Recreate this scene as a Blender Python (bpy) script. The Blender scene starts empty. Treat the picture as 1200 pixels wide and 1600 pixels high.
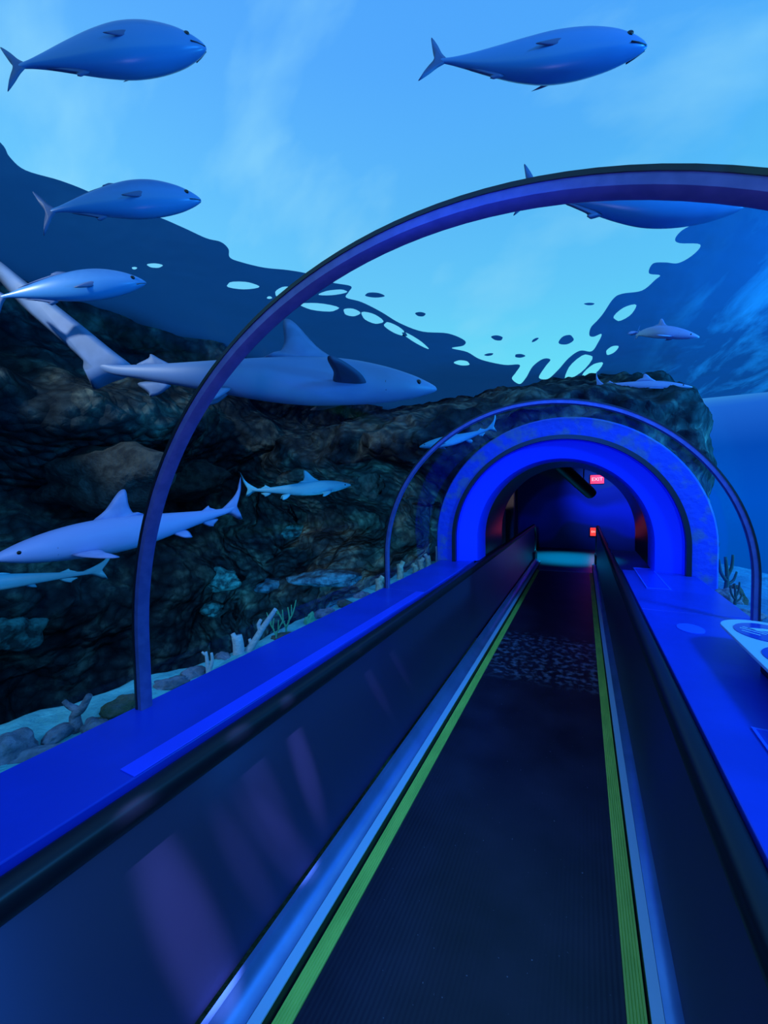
import bpy, bmesh, math, random
from mathutils import Vector, Matrix, noise
random.seed(7)
C = bpy.context.scene.collection
SC = bpy.context.scene
PI = math.pi

# ------------------------------------------------------------------ camera
F = 614.6; YAW, PITCH, ROLL = 0.4677, -0.0441, -0.016
EYE = Vector((0, 0, 1.677))
fw = Vector((-math.sin(YAW), math.cos(YAW), 0)); rt = Vector((math.cos(YAW), math.sin(YAW), 0)); up = Vector((0, 0, 1))
fw, up = fw*math.cos(PITCH)+up*math.sin(PITCH), up*math.cos(PITCH)-fw*math.sin(PITCH)
rt, up = rt*math.cos(ROLL)+up*math.sin(ROLL), up*math.cos(ROLL)-rt*math.sin(ROLL)
cd = bpy.data.cameras.new('camera'); cam = bpy.data.objects.new('camera', cd); C.objects.link(cam)
cd.sensor_width = 36; cd.lens = F*36/1600; cd.clip_start = .02; cd.clip_end = 200
M = Matrix((rt, up, -fw)).transposed().to_4x4(); M.translation = EYE; cam.matrix_world = M
SC.camera = cam
def ray(x, y): return fw + rt*((x-600)/F) - up*((y-800)/F)
def on_z(x, y, z): d = ray(x, y); return EYE + d*((z-EYE.z)/d.z)
def on_y(x, y, Y): d = ray(x, y); return EYE + d*(Y/d.y)
def at(x, y, dist): return EYE + ray(x, y).normalized()*dist

# ------------------------------------------------------------------ materials
def new_mat(name):
    m = bpy.data.materials.new(name); m.use_nodes = True
    nt = m.node_tree; b = nt.nodes['Principled BSDF']
    return m, nt, b
def mat(name, col, rough=.5, metal=0., spec=.5, noise_amt=0., scale=8., col2=None, bump=0., bscale=40., detail=6, stretch=None, lo=.4, hi=.6, emit=None, es=0, coat=0):
    m, nt, b = new_mat(name)
    b.inputs['Base Color'].default_value = (*col, 1); b.inputs['Roughness'].default_value = rough
    b.inputs['Metallic'].default_value = metal; b.inputs['Specular IOR Level'].default_value = spec
    b.inputs['Coat Weight'].default_value = coat
    if emit: b.inputs['Emission Color'].default_value = (*emit, 1); b.inputs['Emission Strength'].default_value = es
    L = nt.links
    if col2 or bump:
        tc = nt.nodes.new('ShaderNodeTexCoord'); src = tc.outputs['Object']
        if stretch:
            mp = nt.nodes.new('ShaderNodeMapping'); mp.inputs['Scale'].default_value = stretch
            L.new(src, mp.inputs[0]); src = mp.outputs[0]
    if col2:
        n = nt.nodes.new('ShaderNodeTexNoise'); n.inputs['Scale'].default_value = scale; n.inputs['Detail'].default_value = detail
        L.new(src, n.inputs['Vector'])
        r = nt.nodes.new('ShaderNodeValToRGB'); r.color_ramp.elements[0].position = lo; r.color_ramp.elements[1].position = hi
        r.color_ramp.elements[0].color = (*col, 1); r.color_ramp.elements[1].color = (*col2, 1)
        L.new(n.outputs[0], r.inputs[0]); L.new(r.outputs[0], b.inputs['Base Color'])
    if bump:
        n2 = nt.nodes.new('ShaderNodeTexNoise'); n2.inputs['Scale'].default_value = bscale; n2.inputs['Detail'].default_value = 5
        L.new(src, n2.inputs['Vector'])
        bp = nt.nodes.new('ShaderNodeBump'); bp.inputs['Strength'].default_value = bump; bp.inputs['Distance'].default_value = .05
        L.new(n2.outputs[0], bp.inputs['Height']); L.new(bp.outputs[0], b.inputs['Normal'])
    return m

def fish_mat(name, back, side, belly, lo=-.02, mid=.03, hi=.07, rough=.35, speck=.0):
    # counter-shaded skin: dark back, paler belly (object space), water haze painted in as blue
    m, nt, b = new_mat(name); L = nt.links
    tc = nt.nodes.new('ShaderNodeTexCoord'); sx = nt.nodes.new('ShaderNodeSeparateXYZ'); L.new(tc.outputs['Object'], sx.inputs[0])
    nz = nt.nodes.new('ShaderNodeTexNoise'); nz.inputs['Scale'].default_value = 22; nz.inputs['Detail'].default_value = 5; L.new(tc.outputs['Object'], nz.inputs['Vector'])
    ma = nt.nodes.new('ShaderNodeMath'); ma.operation = 'MULTIPLY_ADD'; ma.inputs[1].default_value = .03; L.new(nz.outputs[0], ma.inputs[0]); L.new(sx.outputs[2], ma.inputs[2])
    mr = nt.nodes.new('ShaderNodeMapRange'); mr.inputs[1].default_value = lo; mr.inputs[2].default_value = hi; L.new(ma.outputs[0], mr.inputs[0])
    r = nt.nodes.new('ShaderNodeValToRGB'); e = r.color_ramp.elements
    e[0].color = (*belly, 1); e[1].color = (*back, 1); k = e.new((mid-lo)/(hi-lo)); k.color = (*side, 1)
    L.new(mr.outputs[0], r.inputs[0]); L.new(r.outputs[0], b.inputs['Base Color'])
    b.inputs['Roughness'].default_value = rough
    return m

M_ = {}
M_['blue_top'] = mat('blue counter laminate', (.010, .045, .58), .32, spec=.35, col2=(.008, .038, .50), scale=3, bump=.02, bscale=6)
M_['light_strip'] = mat('painted light on counter edge', (.03, .07, .98), .3)
M_['blue_arch'] = mat('blue painted arch', (.006, .055, .95), .45, spec=.3)
M_['blue_flange'] = mat('algae mottled blue flange', (.01, .06, .58), .7, col2=(.08, .13, .34), scale=7, lo=.47, hi=.62, bump=.3, bscale=18)
M_['rib'] = mat('dark blue rib metal', (.09, .095, .29), .35, metal=.3, col2=(.12, .12, .34), scale=30)
M_['gasket'] = mat('black rubber gasket', (.006, .008, .012), .35)
M_['handrail'] = mat('black rubber handrail', (.008, .008, .014), .42, spec=.35)
M_['black'] = mat('matte black', (.01, .01, .014), .5)
M_['yellow'] = mat('ribbed yellow safety edge', (.78, .95, .16), .5, col2=(.62, .82, .13), scale=14, stretch=(1, .25, 1))
M_['alu'] = mat('brushed aluminium trim', (.62, .76, .98), .4, metal=.1, bump=.03, bscale=60, stretch=(30, .3, 30))
M_['deck'] = mat('satin steel deck', (.30, .48, .85), .36, metal=.7, col2=(.24, .40, .74), scale=5)
M_['plaque'] = mat('deep blue plaque', (.008, .045, .78), .25)
M_['plaque_edge'] = mat('pale blue plaque border and painted light spot', (.03, .12, .95), .3)
M_['panel_white'] = mat('pale panel face', (.42, .60, .85), .35)
M_['panel_blue'] = mat('navy picture oval', (.01, .05, .50), .15)
M_['mark'] = mat('pale printed picture', (.45, .70, .85), .4)
M_['sand'] = mat('fine pale sand', (.14, .52, .50), .9, col2=(.09, .38, .38), scale=9, bump=.35, bscale=45)
M_['blue_sand'] = mat('blue grey sand', (.05, .22, .36), .9, col2=(.03, .14, .26), scale=5, bump=.35, bscale=30)
M_['pale_rock'] = mat('pale lilac rock', (.20, .21, .26), .9, col2=(.09, .11, .14), scale=16, bump=.6, bscale=30)
M_['brown_rock'] = mat('brown algae rock', (.10, .10, .07), .95, col2=(.05, .07, .03), scale=14, bump=.7, bscale=35)
M_['white_coral'] = mat('bleached coral', (.42, .48, .50), .8, bump=.3, bscale=60)
M_['cream_coral'] = mat('cream coral', (.50, .47, .34), .85, col2=(.3, .3, .2), scale=30)
M_['green_coral'] = mat('green sea fan', (.06, .34, .16), .8)
M_['dark_weed'] = mat('dark sea weed', (.015, .06, .06), .8)
M_['violet_reflection'] = mat('violet reflected light', (.42, .16, .50), .7, bump=.3)
M_['room_dark'] = mat('dark room paint', (.03, .03, .045), .5)
M_['room_gloss'] = mat('dark gloss lining', (.012, .012, .018), .22)
M_['pillar'] = mat('warm grey pillar', (.20, .18, .19), .6)
M_['floor'] = mat('dark polished floor', (.06, .07, .085), .3, bump=.05, bscale=12)
M_['comb'] = mat('ridged steel comb plate', (.16, .18, .2), .35, metal=.9)
M_['eye'] = mat('glossy black eye', (.004, .004, .006), .1)
M_['mouth'] = mat('dark mouth line', (.03, .035, .05), .6)
M_['white_gill'] = mat('dark gill slit', (.05, .06, .09), .7)  # dark tone of the gill slits
M_['sign_red'] = mat('lit red sign face', (.2, .0, .0), .4, emit=(1, .035, .02), es=1.6)
M_['sign_letter'] = mat('lit sign letters', (.5, .3, .25), .4, emit=(1, .50, .38), es=1.5)
M_['jack'] = fish_mat('silvery jack skin', (.035, .13, .34), (.08, .26, .55), (.05, .30, .58), lo=-.10, mid=.03, hi=.11, rough=.30)
M_['jack_fin'] = mat('dusky jack fin', (.07, .12, .26), .5)
M_['shark'] = fish_mat('grey shark skin', (.12, .20, .36), (.17, .28, .48), (.26, .44, .68), lo=-.075, mid=-.01, hi=.05, rough=.5)
M_['shark_teal'] = fish_mat('teal shark skin', (.06, .34, .48), (.10, .46, .62), (.35, .78, .90), lo=-.05, mid=-.01, hi=.05, rough=.5)
M_['teal_fin'] = mat('teal fin skin', (.08, .42, .56), .6)
M_['shark_pale'] = fish_mat('pale violet shark skin', (.30, .33, .62), (.38, .43, .74), (.50, .66, .90), lo=-.085, mid=-.02, hi=.05, rough=.5)
M_['shark_fin'] = mat('shark fin skin', (.30, .33, .62), .55, col2=(.25, .28, .55), scale=20)
M_['shark_grey_fin'] = mat('big shark fin skin', (.13, .21, .38), .6, col2=(.10, .17, .31), scale=20)
M_['dark_fin'] = mat('dark pectoral skin', (.045, .07, .13), .6)

def rock_mat():
    m, nt, b = new_mat('reef rock'); L = nt.links
    tc = nt.nodes.new('ShaderNodeTexCoord')
    n1 = nt.nodes.new('ShaderNodeTexNoise'); n1.inputs['Scale'].default_value = 1.7; n1.inputs['Detail'].default_value = 8; n1.inputs['Roughness'].default_value = .65
    n2 = nt.nodes.new('ShaderNodeTexVoronoi'); n2.inputs['Scale'].default_value = 7
    for n in (n1, n2): L.new(tc.outputs['Object'], n.inputs['Vector'])
    r = nt.nodes.new('ShaderNodeValToRGB'); e = r.color_ramp.elements
    e[0].position = .36; e[0].color = (.008, .016, .026, 1); e[1].position = .72; e[1].color = (.22, .25, .20, 1)
    k = e.new(.52); k.color = (.035, .052, .060, 1)
    L.new(n1.outputs[0], r.inputs[0])
    mx = nt.nodes.new('ShaderNodeMix'); mx.data_type = 'RGBA'; mx.blend_type = 'MULTIPLY'; mx.inputs[0].default_value = .7
    r2 = nt.nodes.new('ShaderNodeValToRGB'); r2.color_ramp.elements[0].color = (1.5, 1.5, 1.4, 1); r2.color_ramp.elements[1].color = (.25, .25, .28, 1); r2.color_ramp.elements[1].position = .75
    L.new(n2.outputs['Distance'], r2.inputs[0]); L.new(r.outputs[0], mx.inputs[6]); L.new(r2.outputs[0], mx.inputs[7])
    L.new(mx.outputs[2], b.inputs['Base Color']); b.inputs['Roughness'].default_value = .95
    b.inputs['Specular IOR Level'].default_value = .1
    ad = nt.nodes.new('ShaderNodeMath'); ad.operation = 'SUBTRACT'; L.new(n1.outputs[0], ad.inputs[0]); L.new(n2.outputs['Distance'], ad.inputs[1])
    bp = nt.nodes.new('ShaderNodeBump'); bp.inputs['Strength'].default_value = .5; bp.inputs['Distance'].default_value = .2
    L.new(ad.outputs[0], bp.inputs['Height']); L.new(bp.outputs[0], b.inputs['Normal'])
    return m
M_['rock'] = rock_mat()

def panel_mat():
    m, nt, b = new_mat('dark brushed balustrade steel'); L = nt.links
    b.inputs['Base Color'].default_value = (.135, .105, .23, 1); b.inputs['Metallic'].default_value = .75; b.inputs['Roughness'].default_value = .36
    b.inputs['Anisotropic'].default_value = 1.0
    t = nt.nodes.new('ShaderNodeCombineXYZ'); t.inputs[2].default_value = 1
    L.new(t.outputs[0], b.inputs['Tangent'])
    tc = nt.nodes.new('ShaderNodeTexCoord'); mp = nt.nodes.new('ShaderNodeMapping'); mp.inputs['Scale'].default_value = (1, 1, 1); L.new(tc.outputs['Object'], mp.inputs[0])
    n = nt.nodes.new('ShaderNodeTexNoise'); n.inputs['Scale'].default_value = 1.6; n.inputs['Detail'].default_value = 2; L.new(mp.outputs[0], n.inputs['Vector'])
    bp = nt.nodes.new('ShaderNodeBump'); bp.inputs['Strength'].default_value = .12; bp.inputs['Distance'].default_value = .04
    L.new(n.outputs[0], bp.inputs['Height']); L.new(bp.outputs[0], b.inputs['Normal'])
    return m
M_['panel'] = panel_mat()

def belt_mat():
    m, nt, b = new_mat('black ribbed pallet rubber'); L = nt.links
    tc = nt.nodes.new('ShaderNodeTexCoord')
    w = nt.nodes.new('ShaderNodeTexWave'); w.wave_type = 'BANDS'; w.bands_direction = 'X'; w.inputs['Scale'].default_value = 18; L.new(tc.outputs['Object'], w.inputs['Vector'])
    n = nt.nodes.new('ShaderNodeTexNoise'); n.inputs['Scale'].default_value = 3.0; n.inputs['Detail'].default_value = 6; L.new(tc.outputs['Object'], n.inputs['Vector'])
    d = nt.nodes.new('ShaderNodeTexNoise'); d.inputs['Scale'].default_value = 70; d.inputs['Detail'].default_value = 2; L.new(tc.outputs['Object'], d.inputs['Vector'])
    r = nt.nodes.new('ShaderNodeValToRGB'); e = r.color_ramp.elements
    e[0].position = .3; e[0].color = (.012, .008, .020, 1); e[1].position = .75; e[1].color = (.040, .026, .055, 1); L.new(n.outputs[0], r.inputs[0])
    r2 = nt.nodes.new('ShaderNodeValToRGB'); e = r2.color_ramp.elements
    e[0].position = .735; e[0].color = (0, 0, 0, 1); e[1].position = .77; e[1].color = (1, 1, 1, 1); L.new(d.outputs[0], r2.inputs[0])
    mx = nt.nodes.new('ShaderNodeMix'); mx.data_type = 'RGBA'; L.new(r2.outputs[0], mx.inputs[0]); L.new(r.outputs[0], mx.inputs[6]); mx.inputs[7].default_value = (.30, .28, .36, 1)
    # mottled reflected light painted across the belt further along, and pallet joints
    sx = nt.nodes.new('ShaderNodeSeparateXYZ'); L.new(tc.outputs['Object'], sx.inputs[0])
    mr = nt.nodes.new('ShaderNodeMapRange'); mr.interpolation_type = 'SMOOTHSTEP'; mr.inputs[1].default_value = 3.55; mr.inputs[2].default_value = 3.75; L.new(sx.outputs[1], mr.inputs[0])
    mr2 = nt.nodes.new('ShaderNodeMapRange'); mr2.interpolation_type = 'SMOOTHSTEP'; mr2.inputs[1].default_value = 5.0; mr2.inputs[2].default_value = 4.7; L.new(sx.outputs[1], mr2.inputs[0])
    mu = nt.nodes.new('ShaderNodeMath'); mu.operation = 'MULTIPLY'; L.new(mr.outputs[0], mu.inputs[0]); L.new(mr2.outputs[0], mu.inputs[1])
    n3 = nt.nodes.new('ShaderNodeTexNoise'); n3.inputs['Scale'].default_value = 16; n3.inputs['Detail'].default_value = 5; L.new(tc.outputs['Object'], n3.inputs['Vector'])
    r3 = nt.nodes.new('ShaderNodeValToRGB'); r3.color_ramp.elements[0].position = .48; r3.color_ramp.elements[1].position = .68; L.new(n3.outputs[0], r3.inputs[0])
    mu2 = nt.nodes.new('ShaderNodeMath'); mu2.operation = 'MULTIPLY'; L.new(mu.outputs[0], mu2.inputs[0]); L.new(r3.outputs[0], mu2.inputs[1])
    mx2 = nt.nodes.new('ShaderNodeMix'); mx2.data_type = 'RGBA'; L.new(mu2.outputs[0], mx2.inputs[0]); L.new(mx.outputs[2], mx2.inputs[6]); mx2.inputs[7].default_value = (.22, .22, .32, 1)
    L.new(mx2.outputs[2], b.inputs['Base Color'])
    b.inputs['Roughness'].default_value = .42
    bp = nt.nodes.new('ShaderNodeBump'); bp.inputs['Strength'].default_value = .06; bp.inputs['Distance'].default_value = .01
    L.new(w.outputs[0], bp.inputs['Height']); L.new(bp.outputs[0], b.inputs['Normal'])
    return m
M_['belt'] = belt_mat()

def acrylic_mat():
    m = bpy.data.materials.new('clear acrylic'); m.use_nodes = True; nt = m.node_tree; L = nt.links
    nt.nodes.remove(nt.nodes['Principled BSDF']); out = nt.nodes['Material Output']
    t = nt.nodes.new('ShaderNodeBsdfTransparent'); t.inputs[0].default_value = (.96, .985, 1, 1)
    g = nt.nodes.new('ShaderNodeBsdfGlossy'); g.inputs['Roughness'].default_value = .04; g.inputs[0].default_value = (.7, .8, 1, 1)
    f = nt.nodes.new('ShaderNodeFresnel'); f.inputs[0].default_value = 1.15
    cl = nt.nodes.new('ShaderNodeMath'); cl.operation = 'MINIMUM'; cl.inputs[1].default_value = .05; L.new(f.outputs[0], cl.inputs[0])
    mx = nt.nodes.new('ShaderNodeMixShader'); L.new(cl.outputs[0], mx.inputs[0]); L.new(t.outputs[0], mx.inputs[1]); L.new(g.outputs[0], mx.inputs[2])
    L.new(mx.outputs[0], out.inputs[0]); return m
M_['acrylic'] = acrylic_mat()

def water_mat():
    m, nt, b = new_mat('underside of rippled water'); L = nt.links
    b.inputs['Base Color'].default_value = (.010, .09, .22, 1); b.inputs['Roughness'].default_value = .12; b.inputs['IOR'].default_value = 1.33
    tc = nt.nodes.new('ShaderNodeTexCoord')
    n = nt.nodes.new('ShaderNodeTexNoise'); n.inputs['Scale'].default_value = 1.1; n.inputs['Detail'].default_value = 3; L.new(tc.outputs['Object'], n.inputs['Vector'])
    bp = nt.nodes.new('ShaderNodeBump'); bp.inputs['Strength'].default_value = .16; bp.inputs['Distance'].default_value = .3
    L.new(n.outputs[0], bp.inputs['Height']); L.new(bp.outputs[0], b.inputs['Normal'])
    t = nt.nodes.new('ShaderNodeBsdfTranslucent'); t.inputs[0].default_value = (.022, .080, .155, 1)
    mp = nt.nodes.new('ShaderNodeMapping'); mp.inputs['Rotation'].default_value = (0, 0, .5); mp.inputs['Scale'].default_value = (.9, .22, 1); L.new(tc.outputs['Object'], mp.inputs[0])
    n2 = nt.nodes.new('ShaderNodeTexNoise'); n2.inputs['Scale'].default_value = 1.3; n2.inputs['Detail'].default_value = 6; n2.inputs['Roughness'].default_value = .6; n2.inputs['Distortion'].default_value = .5; L.new(mp.outputs[0], n2.inputs['Vector'])
    r = nt.nodes.new('ShaderNodeValToRGB'); r.color_ramp.elements[0].position = .48; r.color_ramp.elements[1].position = .68
    L.new(n2.outputs[0], r.inputs[0])
    sx = nt.nodes.new('ShaderNodeSeparateXYZ'); L.new(tc.outputs['Object'], sx.inputs[0])
    mr = nt.nodes.new('ShaderNodeMapRange'); mr.inputs[1].default_value = 1.0; mr.inputs[2].default_value = 2.0; L.new(sx.outputs[0], mr.inputs[0])
    mu = nt.nodes.new('ShaderNodeMath'); mu.operation = 'MULTIPLY'; L.new(r.outputs[0], mu.inputs[0]); L.new(mr.outputs[0], mu.inputs[1])
    mx = nt.nodes.new('ShaderNodeMix'); mx.data_type = 'RGBA'; L.new(mu.outputs[0], mx.inputs[0]); mx.inputs[6].default_value = (.022, .080, .155, 1); mx.inputs[7].default_value = (.06, .42, .66, 1)  # lighter patches on the right are reflected light painted into the water
    L.new(mx.outputs[2], t.inputs[0])
    ads = nt.nodes.new('ShaderNodeAddShader'); L.new(b.outputs[0], ads.inputs[0]); L.new(t.outputs[0], ads.inputs[1]); L.new(ads.outputs[0], nt.nodes['Material Output'].inputs[0])
    return m
M_['water'] = water_mat()

def mural_mat():
    m, nt, b = new_mat('painted sea mural'); L = nt.links
    tc = nt.nodes.new('ShaderNodeTexCoord'); sx = nt.nodes.new('ShaderNodeSeparateXYZ'); L.new(tc.outputs['Object'], sx.inputs[0])
    w = nt.nodes.new('ShaderNodeTexNoise'); w.inputs['Scale'].default_value = .55; w.inputs['Detail'].default_value = 1; L.new(tc.outputs['Object'], w.inputs['Vector'])
    ma = nt.nodes.new('ShaderNodeMath'); ma.operation = 'MULTIPLY_ADD'; ma.inputs[1].default_value = 2.2; L.new(w.outputs[0], ma.inputs[0]); L.new(sx.outputs[2], ma.inputs[2])
    r = nt.nodes.new('ShaderNodeValToRGB'); r.color_ramp.interpolation = 'EASE'; e = r.color_ramp.elements
    mr = nt.nodes.new('ShaderNodeMapRange'); mr.inputs[1].default_value = .5; mr.inputs[2].default_value = 4.0; L.new(ma.outputs[0], mr.inputs[0])
    e[0].position = 0; e[0].color = (.012, .014, .05, 1); e[1].position = 1; e[1].color = (.05, .08, .16, 1)
    for p, c in ((.28, (.015, .02, .12)), (.33, (.01, .02, .30)), (.52, (.012, .035, .50)), (.58, (.012, .02, .25)), (.68, (.02, .035, .30)), (.72, (.06, .10, .22))):
        k = e.new(p); k.color = (*c, 1)
    L.new(mr.outputs[0], r.inputs[0]); L.new(r.outputs[0], b.inputs['Base Color']); b.inputs['Roughness'].default_value = .6
    return m
M_['mural'] = mural_mat()

# ------------------------------------------------------------------ mesh helpers
class MB:
    def __init__(s): s.v = []; s.f = []
    def add(s, vs, fs):
        o = len(s.v); s.v += [tuple(v) for v in vs]; s.f += [tuple(i+o for i in f) for f in fs]
    def box(s, a, b):
        (x0, y0, z0), (x1, y1, z1) = a, b
        s.add([(x0,y0,z0),(x1,y0,z0),(x1,y1,z0),(x0,y1,z0),(x0,y0,z1),(x1,y0,z1),(x1,y1,z1),(x0,y1,z1)],
              [(0,3,2,1),(4,5,6,7),(0,1,5,4),(1,2,6,5),(2,3,7,6),(3,0,4,7)])
    def loops(s, ls, closed_ring=True, closed_path=False, caps=True):
        n = len(ls[0]); o = len(s.v)
        for l in ls: s.v += [tuple(p) for p in l]
        m = len(ls)
        for i in range(m if closed_path else m-1):
            j = (i+1) % m
            for k in range(n if closed_ring else n-1):
                k2 = (k+1) % n
                s.f.append((o+i*n+k, o+i*n+k2, o+j*n+k2, o+j*n+k))
        if caps and not closed_path and closed_ring:
            s.f.append(tuple(o+k for k in reversed(range(n)))); s.f.append(tuple(o+(m-1)*n+k for k in range(n)))
    def tube(s, pts, radii, n=8):
        pts = [Vector(p) for p in pts]; ls = []
        u = None
        for i, p in enumerate(pts):
            t = (pts[min(i+1, len(pts)-1)]-pts[max(i-1, 0)]).normalized()
            if u is None: u = t.orthogonal().normalized()
            u = (u-t*u.dot(t)).normalized(); w = t.cross(u)
            r = radii[i] if hasattr(radii, '__len__') else radii
            ls.append([p+(u*math.cos(2*PI*k/n)+w*math.sin(2*PI*k/n))*r for k in range(n)])
        s.loops(ls)
    def build(s, name, m, parent=None, smooth=False, bevel=0, fix=True, auto=None):
        me = bpy.data.meshes.new(name); me.from_pydata(s.v, [], s.f); me.update()
        if fix:
            bm = bmesh.new(); bm.from_mesh(me); bmesh.ops.recalc_face_normals(bm, faces=bm.faces); bm.to_mesh(me); bm.free()
        me.materials.append(m)
        if smooth:
            me.polygons.foreach_set('use_smooth', [True]*len(me.polygons))
            if auto: me.set_sharp_from_angle(angle=math.radians(auto))
        o = bpy.data.objects.new(name, me); C.objects.link(o)
        if parent: o.parent = parent
        if bevel:
            b = o.modifiers.new('bevel', 'BEVEL'); b.width = bevel; b.segments = 2; b.limit_method = 'ANGLE'
        return o
def tag(o, label=None, cat=None, group=None, kind=None):
    if label: o['label'] = label
    if cat: o['category'] = cat
    if group: o['group'] = group
    if kind: o['kind'] = kind
    return o
def empty(name, loc, label, cat, group=None):
    o = bpy.data.objects.new(name, None); C.objects.link(o); o.location = loc; o.empty_display_size = .1
    return tag(o, label, cat, group)
def keep(o, root):      # parent o to root, both already in world coordinates
    o.parent = root; o.matrix_parent_inverse = Matrix.Translation(-Vector(root.location)); return o
def box_obj(name, a, b, m, parent=None, bevel=0):
    k = MB(); k.box(a, b); return k.build(name, m, parent, bevel=bevel)
def catmull(pts, sub=6, closed=False):
    n = len(pts); out = []
    P = [Vector(p) for p in pts]
    for i in range(n if closed else n-1):
        if closed: p0, p1, p2, p3 = P[(i-1) % n], P[i], P[(i+1) % n], P[(i+2) % n]
        else: p0, p1, p2, p3 = P[max(i-1, 0)], P[i], P[i+1], P[min(i+2, n-1)]
        for j in range(sub):
            t = j/sub
            out.append(.5*((2*p1)+(p2-p0)*t+(2*p0-5*p1+4*p2-p3)*t*t+(3*p1-p0-3*p2+p3)*t**3))
    if not closed: out.append(P[-1])
    return out
def arch(xc, a, zc, b, z0, n=2., k=72):
    pts = []
    for i in range(k+1):
        th = PI-PI*i/k; c, s = math.cos(th), math.sin(th)
        pts.append((xc+a*math.copysign(abs(c)**(2/n), c), zc+b*abs(s)**(2/n)))
    leg = [(xc-a, z0+(zc-z0)*i/5) for i in range(5)]
    return leg+pts+[(xc+a, zc-(zc-z0)*(i+1)/5) for i in range(5)]

# ------------------------------------------------------------------ the tunnel: vault, ribs
TX, TA, TZ, TB, CT = -.281, 1.154, 1.164, 1.124, .913
vault = MB()
inner = arch(TX, TA-.012, TZ, TB-.012, CT-.25); outer = arch(TX, TA+.03, TZ, TB+.03, CT-.25)
vault.loops([[(x, y, z) for x, z in inner] for y in (-2.5, 4.30)], closed_ring=False)
v = vault.build('window_1', M_['acrylic'], smooth=True, fix=False); tag(v, 'clear curved acrylic tunnel vault', kind='structure')

def rib(Y, label):
    prof = [(.0, 0), (.0, .012), (.0, .042), (-.020, .042), (-.023, .036), (-.023, .008), (-.020, 0)]
    mb = MB(); ls = []
    base = CT-.002
    for dr, dy in prof: ls.append([(x, Y+dy, z) for x, z in arch(TX, TA+dr, TZ, TB+dr, base)])
    pr = list(zip(*ls)); mb.loops([list(p) for p in pr])
    r = mb.build('tunnel_rib', M_['rib'], smooth=True, auto=40); tag(r, label, 'rib', 'arched ribs of the tunnel')
    g = MB(); ls = [[(x, Y+dy, z) for x, z in arch(TX, TA+dr, TZ, TB+dr, base)] for dr, dy in ((.010, -.003), (.010, .045), (.0, .045), (.0, -.003))]
    g.loops([list(p) for p in zip(*ls)]); gk = g.build('gasket', M_['gasket'], r, smooth=True, auto=40)
    gk['label'] = 'black rubber gasket behind the rib'
    return r
rib(.836, 'large near arched tunnel rib rising from the left counter')
rib(2.85, 'smaller second arched tunnel rib in front of the blue portal')
rib(-1.17, 'arched tunnel rib behind the viewer') if False else None

# ------------------------------------------------------------------ portal
PX = -.225
port = empty('portal_arch', (PX, 4.3, CT), 'bright blue arched portal ring at the end of the glass tunnel', 'archway')
def ring(name, prof, m, parent, z0, Yc=0, **kw):
    mb = MB(); ls = [[(x, y, z) for x, z in arch(PX, a, TZ-.01, b, z0)] for a, b, y in prof]
    mb.loops([list(p) for p in zip(*ls)]); o = mb.build(name, m, smooth=True, auto=35); return keep(o, parent)
ring('flange', [(1.075, 1.075, 4.32), (1.27, 1.25, 4.32), (1.29, 1.27, 4.36), (1.29, 1.27, 4.75), (1.075, 1.075, 4.75)], M_['blue_flange'], port, .35)
ring('gasket', [(1.045, 1.045, 4.27), (1.085, 1.085, 4.27), (1.085, 1.085, 4.33), (1.045, 1.045, 4.33)], M_['gasket'], port, CT)
ring('reveal', [(1.045, 1.045, 4.33), (1.075, 1.075, 4.33), (1.075, 1.075, 4.80), (.825, .855, 4.80), (.82, .85, 4.45), (.835, .865, 4.42), (1.03, 1.035, 4.36)], M_['blue_arch'], port, CT)
ring('inner_lining', [(.826, .856, 4.801), (.84, .87, 4.801), (.84, .87, 5.9), (.826, .856, 5.9)], M_['room_gloss'], port, CT+.004)

# ------------------------------------------------------------------ counters
def counter(x0, x1, y0, y1, label, edge=None):
    r = empty('ledge_counter', ((x0+x1)/2, (y0+y1)/2, 0), label, 'counter', 'blue counters lining the tunnel')
    keep(box_obj('countertop', (x0, y0, CT-.04), (x1, y1, CT), M_['blue_top'], bevel=.004), r)
    keep(box_obj('base_cabinet', (x0+.006, y0+.002, 0), (x1-.006, y1-.002, CT-.041), M_['black']), r)
    if edge: keep(box_obj('painted_light_strip', (x1-.068, edge, CT), (x1-.002, y1-.01, CT+.003), M_['light_strip'], bevel=.001), r)['label'] = 'painted band of light along the edge'  # lit stripe on the counter, painted in as a thin brighter strip
    return r
LI, LO, RI, RO = -1.092, -1.46, .345, .90
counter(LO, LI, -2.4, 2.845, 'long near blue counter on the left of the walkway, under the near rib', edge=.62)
counter(LO, LI, 2.850, 4.42, 'far blue counter on the left, running up to the portal')
counter(RI, RO, -2.4, 2.995, 'near blue counter on the right carrying the picture panel')
counter(RI, RO, 3.0, 4.42, 'far blue counter on the right, running up to the portal')

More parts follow.
